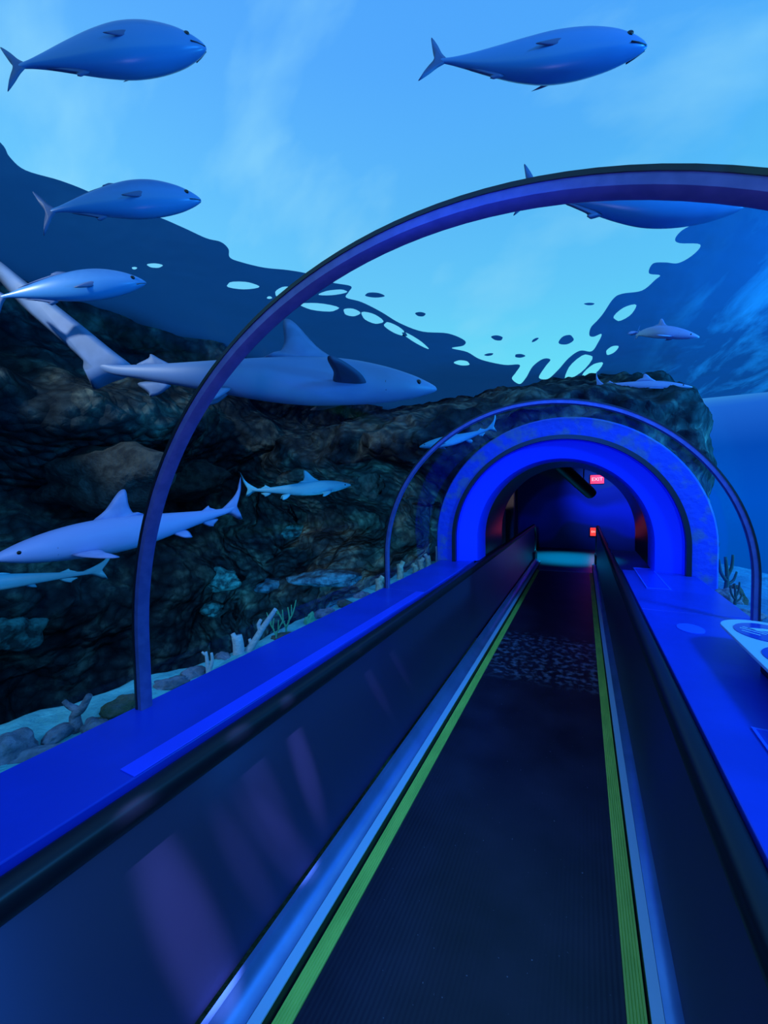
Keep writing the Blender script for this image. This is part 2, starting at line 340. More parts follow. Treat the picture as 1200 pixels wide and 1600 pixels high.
def plaque(x0, x1, y0, y1, label):
    r = empty('plaque', ((x0+x1)/2, (y0+y1)/2, CT), label, 'plaque', 'plaques on the right counter')
    keep(box_obj('plate', (x0, y0, CT), (x1, y1, CT+.004), M_['plaque'], bevel=.0015), r)
    b = MB(); w = .009
    b.box((x0, y0, CT+.004), (x0+w, y1, CT+.006)); b.box((x1-w, y0, CT+.004), (x1, y1, CT+.006))
    b.box((x0+w, y0, CT+.004), (x1-w, y0+w, CT+.006)); b.box((x0+w, y1-w, CT+.004), (x1-w, y1, CT+.006))
    keep(b.build('border', M_['plaque_edge']), r)
plaque(.45, .61, 3.63, 4.55, 'flat blue outlined plaque on the far right counter before the portal')
plaque(.484, .80, 1.15, 1.615, 'flat blue plaque on the near right counter below the picture panel')
def disc(mb, cx, cy, a, b, z0, z1, n=48, rot=0):
    c, s = math.cos(rot), math.sin(rot)
    ls = [[(cx+c*a*math.cos(2*PI*k/n)-s*b*math.sin(2*PI*k/n), cy+s*a*math.cos(2*PI*k/n)+c*b*math.sin(2*PI*k/n), z) for k in range(n)] for z in (z0, z1)]
    mb.loops(ls)
d = MB(); disc(d, .535, 2.66, .062, .085, CT, CT+.003); d_ = d.build('painted_light_spot', M_['plaque_edge'])  # spot of light on the counter, painted on as a thin disc
tag(d_, 'faint round blue spot of painted light on the right counter', 'glow')

# the tilted picture panel at the right edge
pp = empty('picture_panel', (.74, 2.0, CT), 'pale rounded picture panel with blue ovals standing on the right counter', 'sign')
def rrect(x0, x1, y0, y1, r, z, n=10):
    pts = []
    for cx, cy, a0 in ((x1-r, y1-r, 0), (x0+r, y1-r, PI/2), (x0+r, y0+r, PI), (x1-r, y0+r, 1.5*PI)):
        for k in range(n+1): a = a0+PI/2*k/n; pts.append((cx+r*math.cos(a), cy+r*math.sin(a), z))
    return pts
PZ = 1.02
q = MB(); x0, x1, y0, y1 = .592, .868, 1.25, 2.50
q.loops([rrect(x0, x1, y0, y1, .135, PZ), rrect(x0, x1, y0, y1, .135, PZ+.014)]); keep(q.build('face_plate', M_['panel_white'], bevel=.003), pp)
for cy in (2.30, 1.975, 1.65, 1.40)[:3]:
    q = MB(); disc(q, .737, cy, .112, .140, PZ+.0141, PZ+.017); ov = keep(q.build('picture_oval', M_['panel_blue']), pp)
    q = MB()
    for k, (dx, dy, ln) in enumerate(((-.05, .0, .05), (-.035, .02, .05), (-.065, -.03, .035))):
        a = Vector((.737+dx, cy+dy, PZ+.0171)); t = Vector((.7, -.7, 0)); w = Vector((.7, .7, 0))
        q.add([a-t*ln-w*.004, a-t*ln+w*.004, a+t*ln+w*.004, a+t*ln-w*.004]+[Vector(p)+Vector((0, 0, .001)) for p in (a-t*ln-w*.004, a-t*ln+w*.004, a+t*ln+w*.004, a+t*ln-w*.004)],
              [(0, 1, 2, 3), (4, 7, 6, 5), (0, 4, 5, 1), (1, 5, 6, 2), (2, 6, 7, 3), (3, 7, 4, 0)])
    prof = [(0, 0), (.05, .03), (.12, .028), (.17, .0), (.12, -.028), (.05, -.03)]
    body = [(.737+.0+.045*math.cos(a)*1.3, cy+.035+.018*math.sin(a)) for a in [2*PI*k/24 for k in range(24)]]
    q.loops([[(x, y, z) for x, y in body] for z in (PZ+.0171, PZ+.0181)])
    mk = q.build('printed_mark', M_['mark']); mk.parent = ov
keep(box_obj('bracket', (.665, 1.35, CT), (.85, 2.14, PZ), M_['black'], bevel=.006), pp)

# ------------------------------------------------------------------ moving walkway
WX = -.34; HX = -.365
walk = empty('moving_walkway', (WX, 4, 0), 'black moving walkway with yellow edges running through the tunnel', 'walkway')
Y0, Y1 = -2.4, 9.05
def ext(name, prof, m, y0=Y0, y1=Y1, closed=True, smooth=True, bevel=0):
    mb = MB(); mb.loops([[(x, y, z) for x, z in prof] for y in (y0, y1)], closed_ring=closed)
    return keep(mb.build(name, m, smooth=smooth, auto=30 if smooth else None), walk)
ext('belt', [(WX-.474, -.05), (WX+.474, -.05), (WX+.474, 0), (WX-.474, 0)], M_['belt'], smooth=False)
# pallet joints are grooves in the belt's look: thin dark cross strips
for s in (-1, 1):
    pr = [(WX+s*.475, -.02)]
    for k in range(6):
        a = .475+k*.010
        pr += [(WX+s*a, .006), (WX+s*(a+.0072), .006), (WX+s*(a+.0080), .001)]
    pr += [(WX+s*.535, -.02)]
    o = ext('demarcation_line', pr, M_['yellow'], smooth=False); o['label'] = 'yellow ribbed safety line'
    o = ext('skirt', [(WX+s*.537, -.03), (WX+s*.540, .046), (WX+s*.56, .046), (WX+s*.56, -.03)], M_['black'], y1=9.9, smooth=False)
    o = ext('trim_strip', [(WX+s*.5385, .046), (WX+s*.5385, .053), (WX+s*.573, .060), (WX+s*.573, .046)], M_['alu'], y1=9.9, smooth=False)
    o['label'] = 'light blue aluminium strip above the belt edge'
    dk = [(.574, .062), (.590, .064), (.608, .072), (.624, .086), (.636, .106), (.640, .122), (.66, .122), (.66, .03), (.574, .03)]
    o = ext('deck', [(WX+s*a, z) for a, z in dk], M_['deck'], y1=9.9)
    px = [(.640+.010*(s < 0), .124), (.664, .84), (.680, .84), (.672, .124)]
    o = ext('balustrade_panel', [(HX+s*(a if s < 0 else a), z) for a, z in px], M_['panel'], y1=10.05, smooth=False)
    # handrail: rounded profile swept along and around the newel
    path = [(Y0, CT-.040, 0)] + [(y, CT-.040, 0) for y in (2, 6, 9.95)]
    R = .33
    path += [(10.0+R*math.sin(a), CT-.040-R+R*math.cos(a), a) for a in [PI*k/16 for k in range(0, 15)]]
    ls = []
    for (y, z, a) in path:
        rg = []
        for k in range(14):
            th = 2*PI*k/14; ca, sa = math.cos(th), math.sin(th)
            u = .035*math.copysign(abs(ca)**.6, ca); w = .036*math.copysign(abs(sa)**.6, sa)
            rg.append((HX+s*.675+u, y+w*math.sin(a), z+w*math.cos(a)))
        ls.append(rg)
    mb = MB(); mb.loops(ls); keep(mb.build('handrail', M_['handrail'], smooth=True, auto=50), walk)
    keep(box_obj('newel_base', (HX+s*.675-.06, 9.7, 0), (HX+s*.675+.06, 10.22, .26), M_['black'], bevel=.02), walk)
    keep(box_obj('cladding', (HX+s*(.700 if s < 0 else .684)-.008, 4.96, 0), (HX+s*(.700 if s < 0 else .684)+.008, 9.95, .83), M_['black']), walk)
cb = MB()
cb.box((WX-.53, 9.06, -.02), (WX+.53, 9.55, .004))
for k in range(40):
    x = WX-.52+k*.0265; cb.box((x, 8.99, 0.0005), (x+.010, 9.07, .006))
keep(cb.build('comb_plate', M_['comb']), walk)

# ------------------------------------------------------------------ room beyond the portal
def structure(name, a, b, m, bevel=0):
    o = box_obj(name, a, b, m, bevel=bevel); o['kind'] = 'structure'; return o
structure('floor', (-1.8, 9.56, -.06), (1.55, 12.85, 0), M_['floor'])
structure('floor_side', (-1.45, 4.9, -.16), (.85, 9.55, -.06), M_['room_dark'])
structure('wall_far', (-1.8, 12.8, 0), (1.55, 12.9, 2.5), M_['mural'])
structure('wall_left', (-1.9, 6.6, -.1), (-1.8, 12.9, 2.6), M_['room_dark'])
structure('wall_right', (1.55, 8.0, -.1), (1.6, 12.9, 2.5), M_['room_dark'])
structure('ceiling', (-1.9, 8.0, 2.5), (1.6, 12.9, 2.55), M_['room_dark'])
structure('trim_1', (-1.56, 9.2, 0), (-1.38, 9.36, 2.55), M_['pillar'], .01)
mb = MB(); A, B = on_y(862, 716, 9.0), on_y(923, 771, 10.4); mb.tube([A, A.lerp(B, .5), B], .13, 12)
ob = mb.build('ceiling_duct', M_['black'], smooth=True, auto=50); tag(ob, 'dark round duct slanting under the ceiling beyond the portal', 'duct')
for q_, h_ in ((.3, .2), (.8, .6)): hb = MB(); hb.tube([A.lerp(B, q_), A.lerp(B, q_)+Vector((0, 0, h_))], .012, 6); hb.build('hanger', M_['black'], ob)

def text_mesh(txt, size, name, m, depth=.004):
    cu = bpy.data.curves.new(name, 'FONT'); cu.body = txt; cu.size = size; cu.align_x = 'CENTER'; cu.align_y = 'CENTER'; cu.extrude = depth
    o = bpy.data.objects.new(name, cu); C.objects.link(o); dg = bpy.context.evaluated_depsgraph_get()
    me = bpy.data.meshes.new_from_object(o.evaluated_get(dg)); C.objects.unlink(o); bpy.data.objects.remove(o)
    me.materials.clear(); me.materials.append(m); r = bpy.data.objects.new(name, me); C.objects.link(r); return r
def exit_sign(px, py, Y, w, h, txt, label, size):
    p = on_y(px, py, Y); r = empty('exit_sign', p, label, 'sign', 'lit red signs beyond the portal')
    keep(box_obj('housing', (p.x-w/2-.012, Y, p.z-h/2-.012), (p.x+w/2+.012, Y+.06, p.z+h/2+.012), M_['black'], bevel=.005), r)
    keep(box_obj('face', (p.x-w/2, Y-.006, p.z-h/2), (p.x+w/2, Y, p.z+h/2), M_['sign_red']), r)
    t = text_mesh(txt, size, 'lettering', M_['sign_letter']); t.rotation_euler = (PI/2, 0, 0); t.location = (0, -.012, 0); t.parent = r
exit_sign(933, 749, 12.72, .34, .24, 'EXIT', 'upper lit red sign high on the wall beyond the portal', .135)
exit_sign(928.5, 831, 12.72, .20, .23, 'EXIT', 'lower lit red sign near the floor beside the right newel', .075)

# ------------------------------------------------------------------ tank: rocks, sand, water
def fbm(p, o=5): return noise.fractal(p, 1.0, 2.1, o)
def lump(p, s):
    d, _ = noise.voronoi(p*s); return 1-min(d[0], 1.2)
def grid(fn, nu, nv):
    vs = [fn(i/(nu-1), j/(nv-1)) for j in range(nv) for i in range(nu)]
    fs = [(j*nu+i, j*nu+i+1, (j+1)*nu+i+1, (j+1)*nu+i) for j in range(nv-1) for i in range(nu-1)]
    mb = MB(); mb.add(vs, fs); return mb
ZS = 4.5
def left_wall(u, v):
    Y = -4+u*18; z = -3.2+v*8.0
    prof = 1.25*math.exp(-((z-2.75)/.55)**2) + .5*math.exp(-((z-.2)/.9)**2) + 1.5*max(0, (-.6-z)/2.5)
    X = -6.2+prof
    p = Vector((X*.3, Y, z*1.4))
    n = .55*fbm(p*.55) + .5*(lump(p, .8)-.5) + .16*(lump(p, 2.6)-.5) + .06*fbm(p*4)
    return (X+n, Y, z+.15*fbm(p*1.3+Vector((9, 0, 0))))
o = grid(left_wall, 230, 120).build('wall_reef', M_['rock'], smooth=True, fix=False); tag(o, 'dark reef rock wall on the left of the tunnel', kind='structure')
def back_wall(u, v):
    th = math.radians(-50+u*280); r0 = 1.24
    r = r0+(v**1.3)*6.2
    X = PX+r*math.cos(th); Z = 1.1+r*.95*math.sin(th)
    d = r-r0
    Y = 4.72+.28*d
    Y += 3.4*max(0, Z-2.75)                         # slopes back above the portal
    Y += 4.5*max(0, X-.98)**1.5                     # and round the right-hand corner
    Y += 1.2*math.exp(-((Z-1.15)/.65)**2)*min(1, max(0, (-1.4-X)/.8))   # undercut on the left
    Y -= .5*math.exp(-((Z-2.25)/.35)**2)*min(1, max(0, (-1.2-X)/.8))
    Y -= .5*max(0, .6-Z)*min(1, max(0, (-1.4-X)/.6))
    p = Vector((X, Y*.4, Z*1.5))
    k = min(1, d/.35)
    n = k*(.40*fbm(p*.8) + .42*(lump(p, 1.5)-.5) + .15*(lump(p, 4.2)-.5) + .05*fbm(p*6))
    if Z > ZS+.1: Z = ZS+.1
    return (X, Y-n, Z+.12*k*fbm(p*1.7))
o = grid(back_wall, 300, 130).build('wall_rock', M_['rock'], smooth=True, fix=False); tag(o, 'reef rock face around the portal', kind='structure')
structure('floor_tank', (-9, -5, -3.4), (12, 16, -3.2), M_['brown_rock'])

# sand beds beside the counters
def sand_left(u, v):
    Y = -2.6+u*8.2
    edge = -2.08+.25*min(1, max(0, (Y-.8)/.7))-.05*max(0, Y-2.5)*.3 + .05*noise.noise(Vector((Y*2.1, 0, 0))) + .015*noise.noise(Vector((Y*9, 3, 0)))
    X = -1.45+(edge+1.45)*min(1, v/.75)
    z = .79+.03*noise.noise(Vector((X*3, Y*3, 0)))+.012*noise.noise(Vector((X*12, Y*12, 0)))-.02*max(0, (v-.55)/.2)**2*(v < .75)
    if v >= .75:
        t = (v-.75)/.25; X = edge-.05*t; z = z-.02-1.0*t
    return (X, Y, z)
o = grid(sand_left, 160, 30).build('sand_bed', M_['sand'], smooth=True, fix=False); tag(o, 'pale turquoise sand strip along the left counter', 'sand', kind='stuff')
def sand_right(u, v):
    Y = -1+u*7.5; X = .90+v*4.2
    z = .80-.33*v*2-.5*max(0, v-.5)*2+.05*noise.noise(Vector((X*2, Y*2, 5)))+.02*noise.noise(Vector((X*9, Y*9, 5)))
    return (X, Y, z)
o = grid(sand_right, 90, 60).build('sand_bed', M_['blue_sand'], smooth=True, fix=False); tag(o, 'blue lit sand slope outside the right counter', 'sand', kind='stuff')

# water surface: the dark rippled reflecting underside, sky bright in its gaps
def surf(p): w = on_z(p[0], p[1], ZS); return (w.x, w.y)
bound = [(-70,165),(0,222),(15,245),(40,266),(94,282),(140,300),(202,330),(244,338),(285,355),(322,372),(345,378),(357,389),(359,402),(375,409),(412,418),(450,422),(482,428),(517,441),(548,447),(545,456),(541,465),(565,472),(595,487),(625,505),(660,518),(700,521),(726,532),(724,540),(706,544),(730,550),(752,562),(788,570),(812,570),(806,582),(800,592),(812,600),(822,590),(832,573),(848,561),(860,562),(852,573),(842,590),(856,592),(872,578),(888,560),(906,548),(924,549),(934,536),(940,522),(928,526),(921,524),(923,512),(934,500),(943,489),(958,467),(972,459),(1003,454),(1024,437),(1031,430),(1014,427),(1020,412),(1039,410),(1060,411),(1083,398),(1094,382),(1062,380),(1055,373),(1067,359),(1094,346),(1130,330),(1170,302),(1240,262),(1330,215)]
cu = bpy.data.curves.new('water_surface', 'CURVE'); cu.dimensions = '2D'; cu.fill_mode = 'BOTH'; cu.extrude = 0; cu.resolution_u = 5
def spline(pts):
    s = cu.splines.new('BEZIER'); s.bezier_points.add(len(pts)-1); s.use_cyclic_u = True
    for bp, (x, y) in zip(s.bezier_points, pts):
        bp.co = (x, y, 0); bp.handle_left_type = bp.handle_right_type = 'AUTO'
def poly(pts):
    s = cu.splines.new('POLY'); s.points.add(len(pts)-1); s.use_cyclic_u = True
    for bp, (x, y) in zip(s.points, pts): bp.co = (x, y, 0, 1)
bw = [surf(p) for p in bound]
bw = [tuple(p)[:2] for p in catmull([(x, y, 0) for x, y in bw], 5)]
poly(bw+[(8.5, 3.5), (8.5, 15.5), (-10, 15.5), (-10, -5), (-6.0, -5)])
def blob(cx, cy, a, b, deg, n=18):
    c, s = math.cos(math.radians(deg)), math.sin(math.radians(deg)); out = []
    for k in range(n):
        t = 2*PI*k/n; j = 1+.12*math.sin(3*t+cx)
        out.append(surf((cx+c*a*j*math.cos(t)-s*b*math.sin(t), cy+s*a*j*math.cos(t)+c*b*math.sin(t))))
    poly(out)
for h in [(378,446,25,6,3),(242,415,12,3.5,3),(210,419,4,2,0),(441,455,13,6,-25),(421,465,4,2,0),(500,480,30,6,6),(549,488,13,6,8),(581,497,18,7,22),(617,514,20,6,28),(648,531,24,3.5,32),(521,457,22,4,-6),(722,567,12,4,5),
          (976,489,20,8,-33),(956,547,11,5,-32),(904,572,27,10,-42),(924,580,21,7,-40),(871,598,10,4,-15),(896,606,7,3.5,-10),(881,617,7,3,0)]: blob(*h)
for h in [(585,461,15,4,3),(657,491,8,3.5,5),(777,528,9,4,8),(812,556,8,3,0),(764,554,7,2,-8),(885,531,12,7,-18),(921,475,8,2,0),(836,531,6,2,-30)]: blob(*h)
co = bpy.data.objects.new('water_surface', cu); C.objects.link(co); dg = bpy.context.evaluated_depsgraph_get()
me = bpy.data.meshes.new_from_object(co.evaluated_get(dg)); C.objects.unlink(co); bpy.data.objects.remove(co)
me.materials.clear(); me.materials.append(M_['water']); wo = bpy.data.objects.new('water_surface', me); C.objects.link(wo); wo.location.z = ZS
tag(wo, 'dark rippled underside of the water surface with bright gaps', 'water', kind='stuff')

# ------------------------------------------------------------------ rocks and corals on the sand
def rock(name, loc, size, m, label, cat='rock', group=None, seed=0, sub=4, amp=.35):
    bm = bmesh.new(); bmesh.ops.create_icosphere(bm, subdivisions=sub, radius=1)
    off = Vector((seed*3.7, seed*1.3, 0))
    for vv in bm.verts:
        p = vv.co.copy(); n = amp*fbm(p*.9+off, 4)+.3*(lump(p+off, 1.6)-.5)
        vv.co = Vector((p.x*size[0], p.y*size[1], p.z*size[2]))*(1+n)
    me = bpy.data.meshes.new(name); bm.to_mesh(me); bm.free(); me.materials.append(m)
    me.polygons.foreach_set('use_smooth', [True]*len(me.polygons))
    o = bpy.data.objects.new(name, me); C.objects.link(o); o.location = loc; o.rotation_euler.z = seed
    return tag(o, label, cat, group)
def S(x, y, z=.79): return on_z(x, y, z)
RG = 'rocks on the left sand strip'
rocks = [
 ((18,1178), (.10,.10,.085), 'pale_rock', 'lumpy lilac grey rock at the left edge of the sand'),
 ((92,1148), (.085,.05,.045), 'pale_rock', 'flat pale rock on the sand, left of the twisted coral stub'),
 ((150,1138), (.10,.07,.05), 'pale_rock', 'low grey rock between the twisted stub and the brown mossy rock'),
 ((60,1178), (.11,.06,.03), 'pale_rock', 'long low grey slab against the left counter edge'),
 ((192,1105), (.13,.09,.055), 'brown_rock', 'brown mossy rock beside the base of the near rib'),
 ((158,1130), (.035,.03,.025), 'brown_rock', 'small brown pebble left of the mossy rock'),
 ((262,1070), (.12,.08,.04), 'pale_rock', 'pale rubble rock just right of the near rib'),
 ((300,1052), (.10,.07,.035), 'pale_rock', 'pale rubble rock left of the small forked white coral'),
 ((350,1028), (.09,.06,.035), 'pale_rock', 'pale rubble rock between the forked coral and the coral stump'),
 ((448,997), (.13,.08,.04), 'brown_rock', 'flat brown rock below the green sea fans'),
 ((507,962), (.13,.09,.065), 'pale_rock', 'rounded grey rock right of the green sea fans'),
 ((540,946), (.11,.08,.06), 'brown_rock', 'greenish rock between the rounded grey rock and the second rib'),
 ((566,934), (.10,.08,.07), 'pale_rock', 'grey sloping rock left of the second rib'),
]
for i, (p, s, m, l) in enumerate(rocks): rock('reef_rock', S(*p), [q_*.72 for q_ in s], M_[m], l, 'rock', RG, seed=i+1)
RG2 = 'rocks outside the right counter'
for i, (p, s, m, l) in enumerate([((1137,935), (.10,.09,.075), 'pale_rock', 'pale rounded rock outside the right counter, before the dark weed'),
                                  ((1166,965), (.07,.10,.05), 'pale_rock', 'pale flat rock beside the foot of the second rib on the right'),
                                  ((1102,902), (.07,.09,.05), 'pale_rock', 'small pale rock nearest the portal on the right'),
                                  ((1150,935), (.06,.07,.11), 'brown_rock', 'dark knobbly rock between the dark weed and the second rib')]):
    rock('reef_rock', S(*p, .80), s, M_[m], l, 'rock', RG2, seed=20+i)
# twisted stub
def branch_obj(name, base, parts, m, label, cat, group=None, sc=1.):
    mb = MB()
    for pts, rad in parts: mb.tube([(p[0]*sc, p[1]*sc, p[2]*sc) for p in catmull(pts, 4)], [rad[0]*sc+(rad[1]-rad[0])*sc*k/(4*(len(pts)-1)) for k in range(4*(len(pts)-1)+1)], 8)
    o = mb.build(name, m, smooth=True); o.location = base; o.rotation_euler.z = YAW
    return tag(o, label, cat, group)
branch_obj('coral_stub', S(122,1138), [([(0,0,-.02),(-.01,0,.05),(.02,0,.08),(.05,0,.13)], (.022,.012)), ([(.01,0,.07),(-.03,0,.09),(-.05,0,.11)], (.014,.008))], M_['pale_rock'], 'twisted pale coral stub on the sand at the left', 'coral')
branch_obj('forked_coral', S(326,1052), [([(0,0,-.02),(-.004,0,.05),(-.01,0,.11)], (.014,.007)), ([(0,0,0),(.02,0,.06),(.018,0,.105)], (.012,.006)), ([(-.008,0,.09),(-.03,0,.11)], (.007,.005))], M_['white_coral'], 'small forked white coral against the left counter', 'coral')
branch_obj('coral_stump', S(373,1024), [([(0,0,-.02),(0,0,.06),(-.008,0,.11)], (.034,.030)), ([(-.01,0,.08),(-.03,0,.125)], (.016,.012))], M_['white_coral'], 'short thick coral stump beside the long white branch', 'coral')
branch_obj('branch_coral', S(382,1020), [([(0,0,-.02),(.05,0,.05),(.10,0,.13),(.15,0,.20),(.185,0,.25)], (.024,.011)), ([(.095,0,.12),(.085,0,.16),(.10,0,.19)], (.013,.009)), ([(.04,0,.05),(.03,0,.08)], (.012,.008))], M_['white_coral'], 'long slanting white branch coral above the left counter', 'coral')
fan = [([(0,0,-.03),(0,0,.05),(-.03,0,.12),(-.07,0,.20)], (.010,.005)), ([(0,0,.05),(.03,0,.12),(.02,0,.22)], (.009,.005)), ([(.02,0,.10),(.06,0,.17),(.09,0,.28)], (.008,.004)), ([(-.02,0,.10),(-.025,0,.20)], (.007,.004)), ([(.05,0,.15),(.05,0,.24)], (.006,.004)), ([(-.05,0,.16),(-.09,0,.19)], (.006,.004))]
branch_obj('sea_fan', S(432,1000), [([(p[0]*-1, p[1], p[2]) for p in a], r) for a, r in fan], M_['green_coral'], 'sparse green sea fan just behind the white branch tip', 'coral', 'green sea fans', .62)
branch_obj('sea_fan', S(447,990), fan, M_['green_coral'], 'taller green sea fan to the right of the sparse one', 'coral', 'green sea fans', .78)
rock('leafy_coral', S(485,972), (.05,.05,.06), M_['green_coral'], 'small green leafy coral at the left of the rounded grey rock', 'coral', seed=41, amp=.6)
posts = [((592,925), .10, 'small cream coral post immediately left of the second rib'), ((604,922), .07, 'small cream coral post at the foot of the second rib'), ((625,905), .13, 'cream coral post first to the right of the second rib'),
         ((649,895), .07, 'short forked cream coral post in the middle of the row'), ((657,893), .11, 'upright cream coral post in the middle of the row'), ((669,888), .12, 'cream coral post last before the white stump'), ((689,883), .19, 'thick white coral stump against the portal')]
for i, (p, h, l) in enumerate(posts):
    w = .030 if i < 6 else .062
    branch_obj('coral_post', S(*p), [([(0,0,-.04),(.004,0,h*.5),(-.004,0,h)], (w, w*.8)), ([(0,0,h*.7),(.03*(-1)**i,0,h*1.15)], (w*.7, w*.6))], M_['cream_coral' if i < 6 else 'white_coral'], l, 'coral', 'coral posts behind the left counter', 1.25)
branch_obj('reflection_tube', S(1079,893,.86), [([(0,0,-.02),(.01,0,.12),(.03,0,.2)], (.03,.035)), ([(0,0,.15),(-.01,0,.28),(-.03,0,.38)], (.035,.02))], M_['violet_reflection'], 'violet tube of reflected light at the right foot of the portal', 'reflection')  # purplish reflected light, built as an added violet tube
weed = [([(0,0,-.03),(.01,0,.12),(-.01,0,.30)], (.02,.012)), ([(0,0,.1),(.05,0,.2),(.06,0,.32)], (.016,.01)), ([(0,0,.08),(-.05,0,.16),(-.07,0,.28)], (.016,.01)), ([(.02,0,.05),(.07,0,.08),(.1,0,.16)], (.014,.008))]
branch_obj('sea_weed', S(1134,920), weed, M_['dark_weed'], 'dark bushy sea weed behind the pale rock on the right', 'weed', 'dark weeds outside the right counter', .95)
branch_obj('sea_weed', S(1100,903), weed, M_['dark_weed'], 'dark sea weed nearest the portal on the right', 'weed', 'dark weeds outside the right counter', .8)
branch_obj('sea_weed', S(1148,945), weed, M_['dark_weed'], 'short dark sea weed left of the second rib foot on the right', 'weed', 'dark weeds outside the right counter', .55)

from mathutils.bvhtree import BVHTree
M_['teal_coral'] = mat('teal coral crust', (.01, .045, .055), .95, col2=(.06, .26, .27), scale=9, bump=.7, bscale=22)
M_['grey_coral'] = mat('grey brown coral crust', (.012, .018, .022), .95, col2=(.045, .058, .058), scale=7, bump=.7, bscale=18)
M_['blue_coral'] = mat('blue grey coral crust', (.01, .04, .08), .95, col2=(.04, .16, .25), scale=8, bump=.7, bscale=20)
trees = [BVHTree.FromPolygons([v_.co for v_ in o_.data.vertices], [p_.vertices for p_ in o_.data.polygons]) for o_ in bpy.data.objects if o_.name in ('wall_reef', 'wall_rock')]
def on_reef(x, y):
    hits = [h for h in (t.ray_cast(EYE, ray(x, y).normalized()) for t in trees) if h[0] is not None]
    return min(hits, key=lambda h: h[3])[0] if hits else at(x, y, 6)
heads = [((345, 905), (.34, .22, .20), 'teal_coral', 'bright teal coral mound on the dark reef below the shark tail'),
         ((425, 915), (.30, .22, .14), 'blue_coral', 'small blue grey coral mound right of the bright teal one'),
         ((330, 950), (.30, .2, .13), 'teal_coral', 'dim teal coral mound just beneath the bright teal one'),
         ((510, 905), (.55, .3, .14), 'blue_coral', 'flat blue coral shelf between the sea fans and the second rib'),
         ((560, 945), (.6, .3, .16), 'blue_coral', 'lower blue coral shelf just above the counter before the second rib'),
         ((15, 985), (.36, .25, .22), 'teal_coral', 'teal coral mound at the left edge of the reef'),
         ((150, 745), (.95, .5, .42), 'grey_coral', 'broad rounded grey coral mound above the dorsal fin of the pale violet shark'),
         ((285, 752), (.70, .45, .34), 'grey_coral', 'rounded grey coral mound right behind the near rib'),
         ((580, 750), (.22, .2, .22), 'grey_coral', 'small round boulder on the reef left of the second rib'),
         ((470, 740), (.42, .25, .12), 'grey_coral', 'flat grey coral ledge above the small teal shark'),
         ((460, 830), (.6, .3, .16), 'teal_coral', 'dim green coral bank below the small teal shark')]
for i, (p, sz, m, l) in enumerate(heads): rock('coral_mound', on_reef(*p), sz, M_[m], l, 'coral', 'coral mounds on the reef', seed=60+i, amp=.45)

# ------------------------------------------------------------------ animals
def loft(st, n=28, sub=5, bend=0., sq=.92):
    # st: (s from nose 0..1, z centre, top, bottom, half width) ; +X is forward
    st = [Vector((a, b, c)) for a, b, c in [(x[0], x[1], x[2]) for x in st]], [Vector((x[3], x[4], 0)) for x in st]
    A = catmull(st[0], sub); B = catmull(st[1], sub)
    ls = []
    for p, q in zip(A, B):
        s_, zc, t = p; bt, w = q.x, q.y; rg = []
        for k in range(n):
            th = 2*PI*k/n; c, s = math.cos(th), math.sin(th)
            cy = math.copysign(abs(c)**sq, c); cz = math.copysign(abs(s)**sq, s)
            rg.append((.5-s_, max(w, .001)*cy, zc+(max(t, .001) if s > 0 else max(bt, .001))*cz))
        ls.append(rg)
    mb = MB(); mb.loops(ls); return mb
def bent(vs, bend):
    return [(x, y+bend*max(0, .25-x)**2*4, z) for x, y, z in vs] if bend else vs
def fin(outline, th, bend=0., xf=None, sub=4):
    pts = catmull([(x, 0, z) for x, z in outline], sub, closed=True)
    n = len(pts); c = sum(pts, Vector())/n
    inn = [p.lerp(c, .35) for p in pts]
    vs = [tuple(p) for p in pts]+[(p.x, th, p.z) for p in inn]+[(p.x, -th, p.z) for p in inn]
    fs = [(i, (i+1) % n, n+(i+1) % n, n+i) for i in range(n)]+[((i+1) % n, i, 2*n+i, 2*n+(i+1) % n) for i in range(n)]
    fs += [tuple(n+i for i in range(n)), tuple(2*n+i for i in reversed(range(n)))]
    if xf: vs = [tuple(xf @ Vector(p)) for p in vs]
    mb = MB(); mb.add(bent(vs, bend), fs); return mb
def ball(c, r, n=10, flat=(1, 1, 1)):
    ls = []
    for i in range(1, n):
        a = PI*i/n; ls.append([(c[0]+flat[0]*r*math.cos(a), c[1]+flat[1]*r*math.sin(a)*math.cos(2*PI*k/n), c[2]+flat[2]*r*math.sin(a)*math.sin(2*PI*k/n)) for k in range(n)])
    mb = MB(); mb.loops(ls); return mb
def place(root, nose, tail, dn, dt, roll=0., lean=None):
    a, b = at(*nose, dn), at(*tail, dt); X = (a-b); L = X.length; X.normalize()
    Z = Vector((0, 0, 1)); Z = (Z-X*Z.dot(X)).normalized(); Yv = Z.cross(X)
    R = Matrix((X, Yv, Z)).transposed().to_4x4() @ Matrix.Rotation(roll, 4, 'X')
    root.matrix_world = Matrix.Translation((a+b)/2) @ R @ Matrix.Scale(L, 4)
    return L

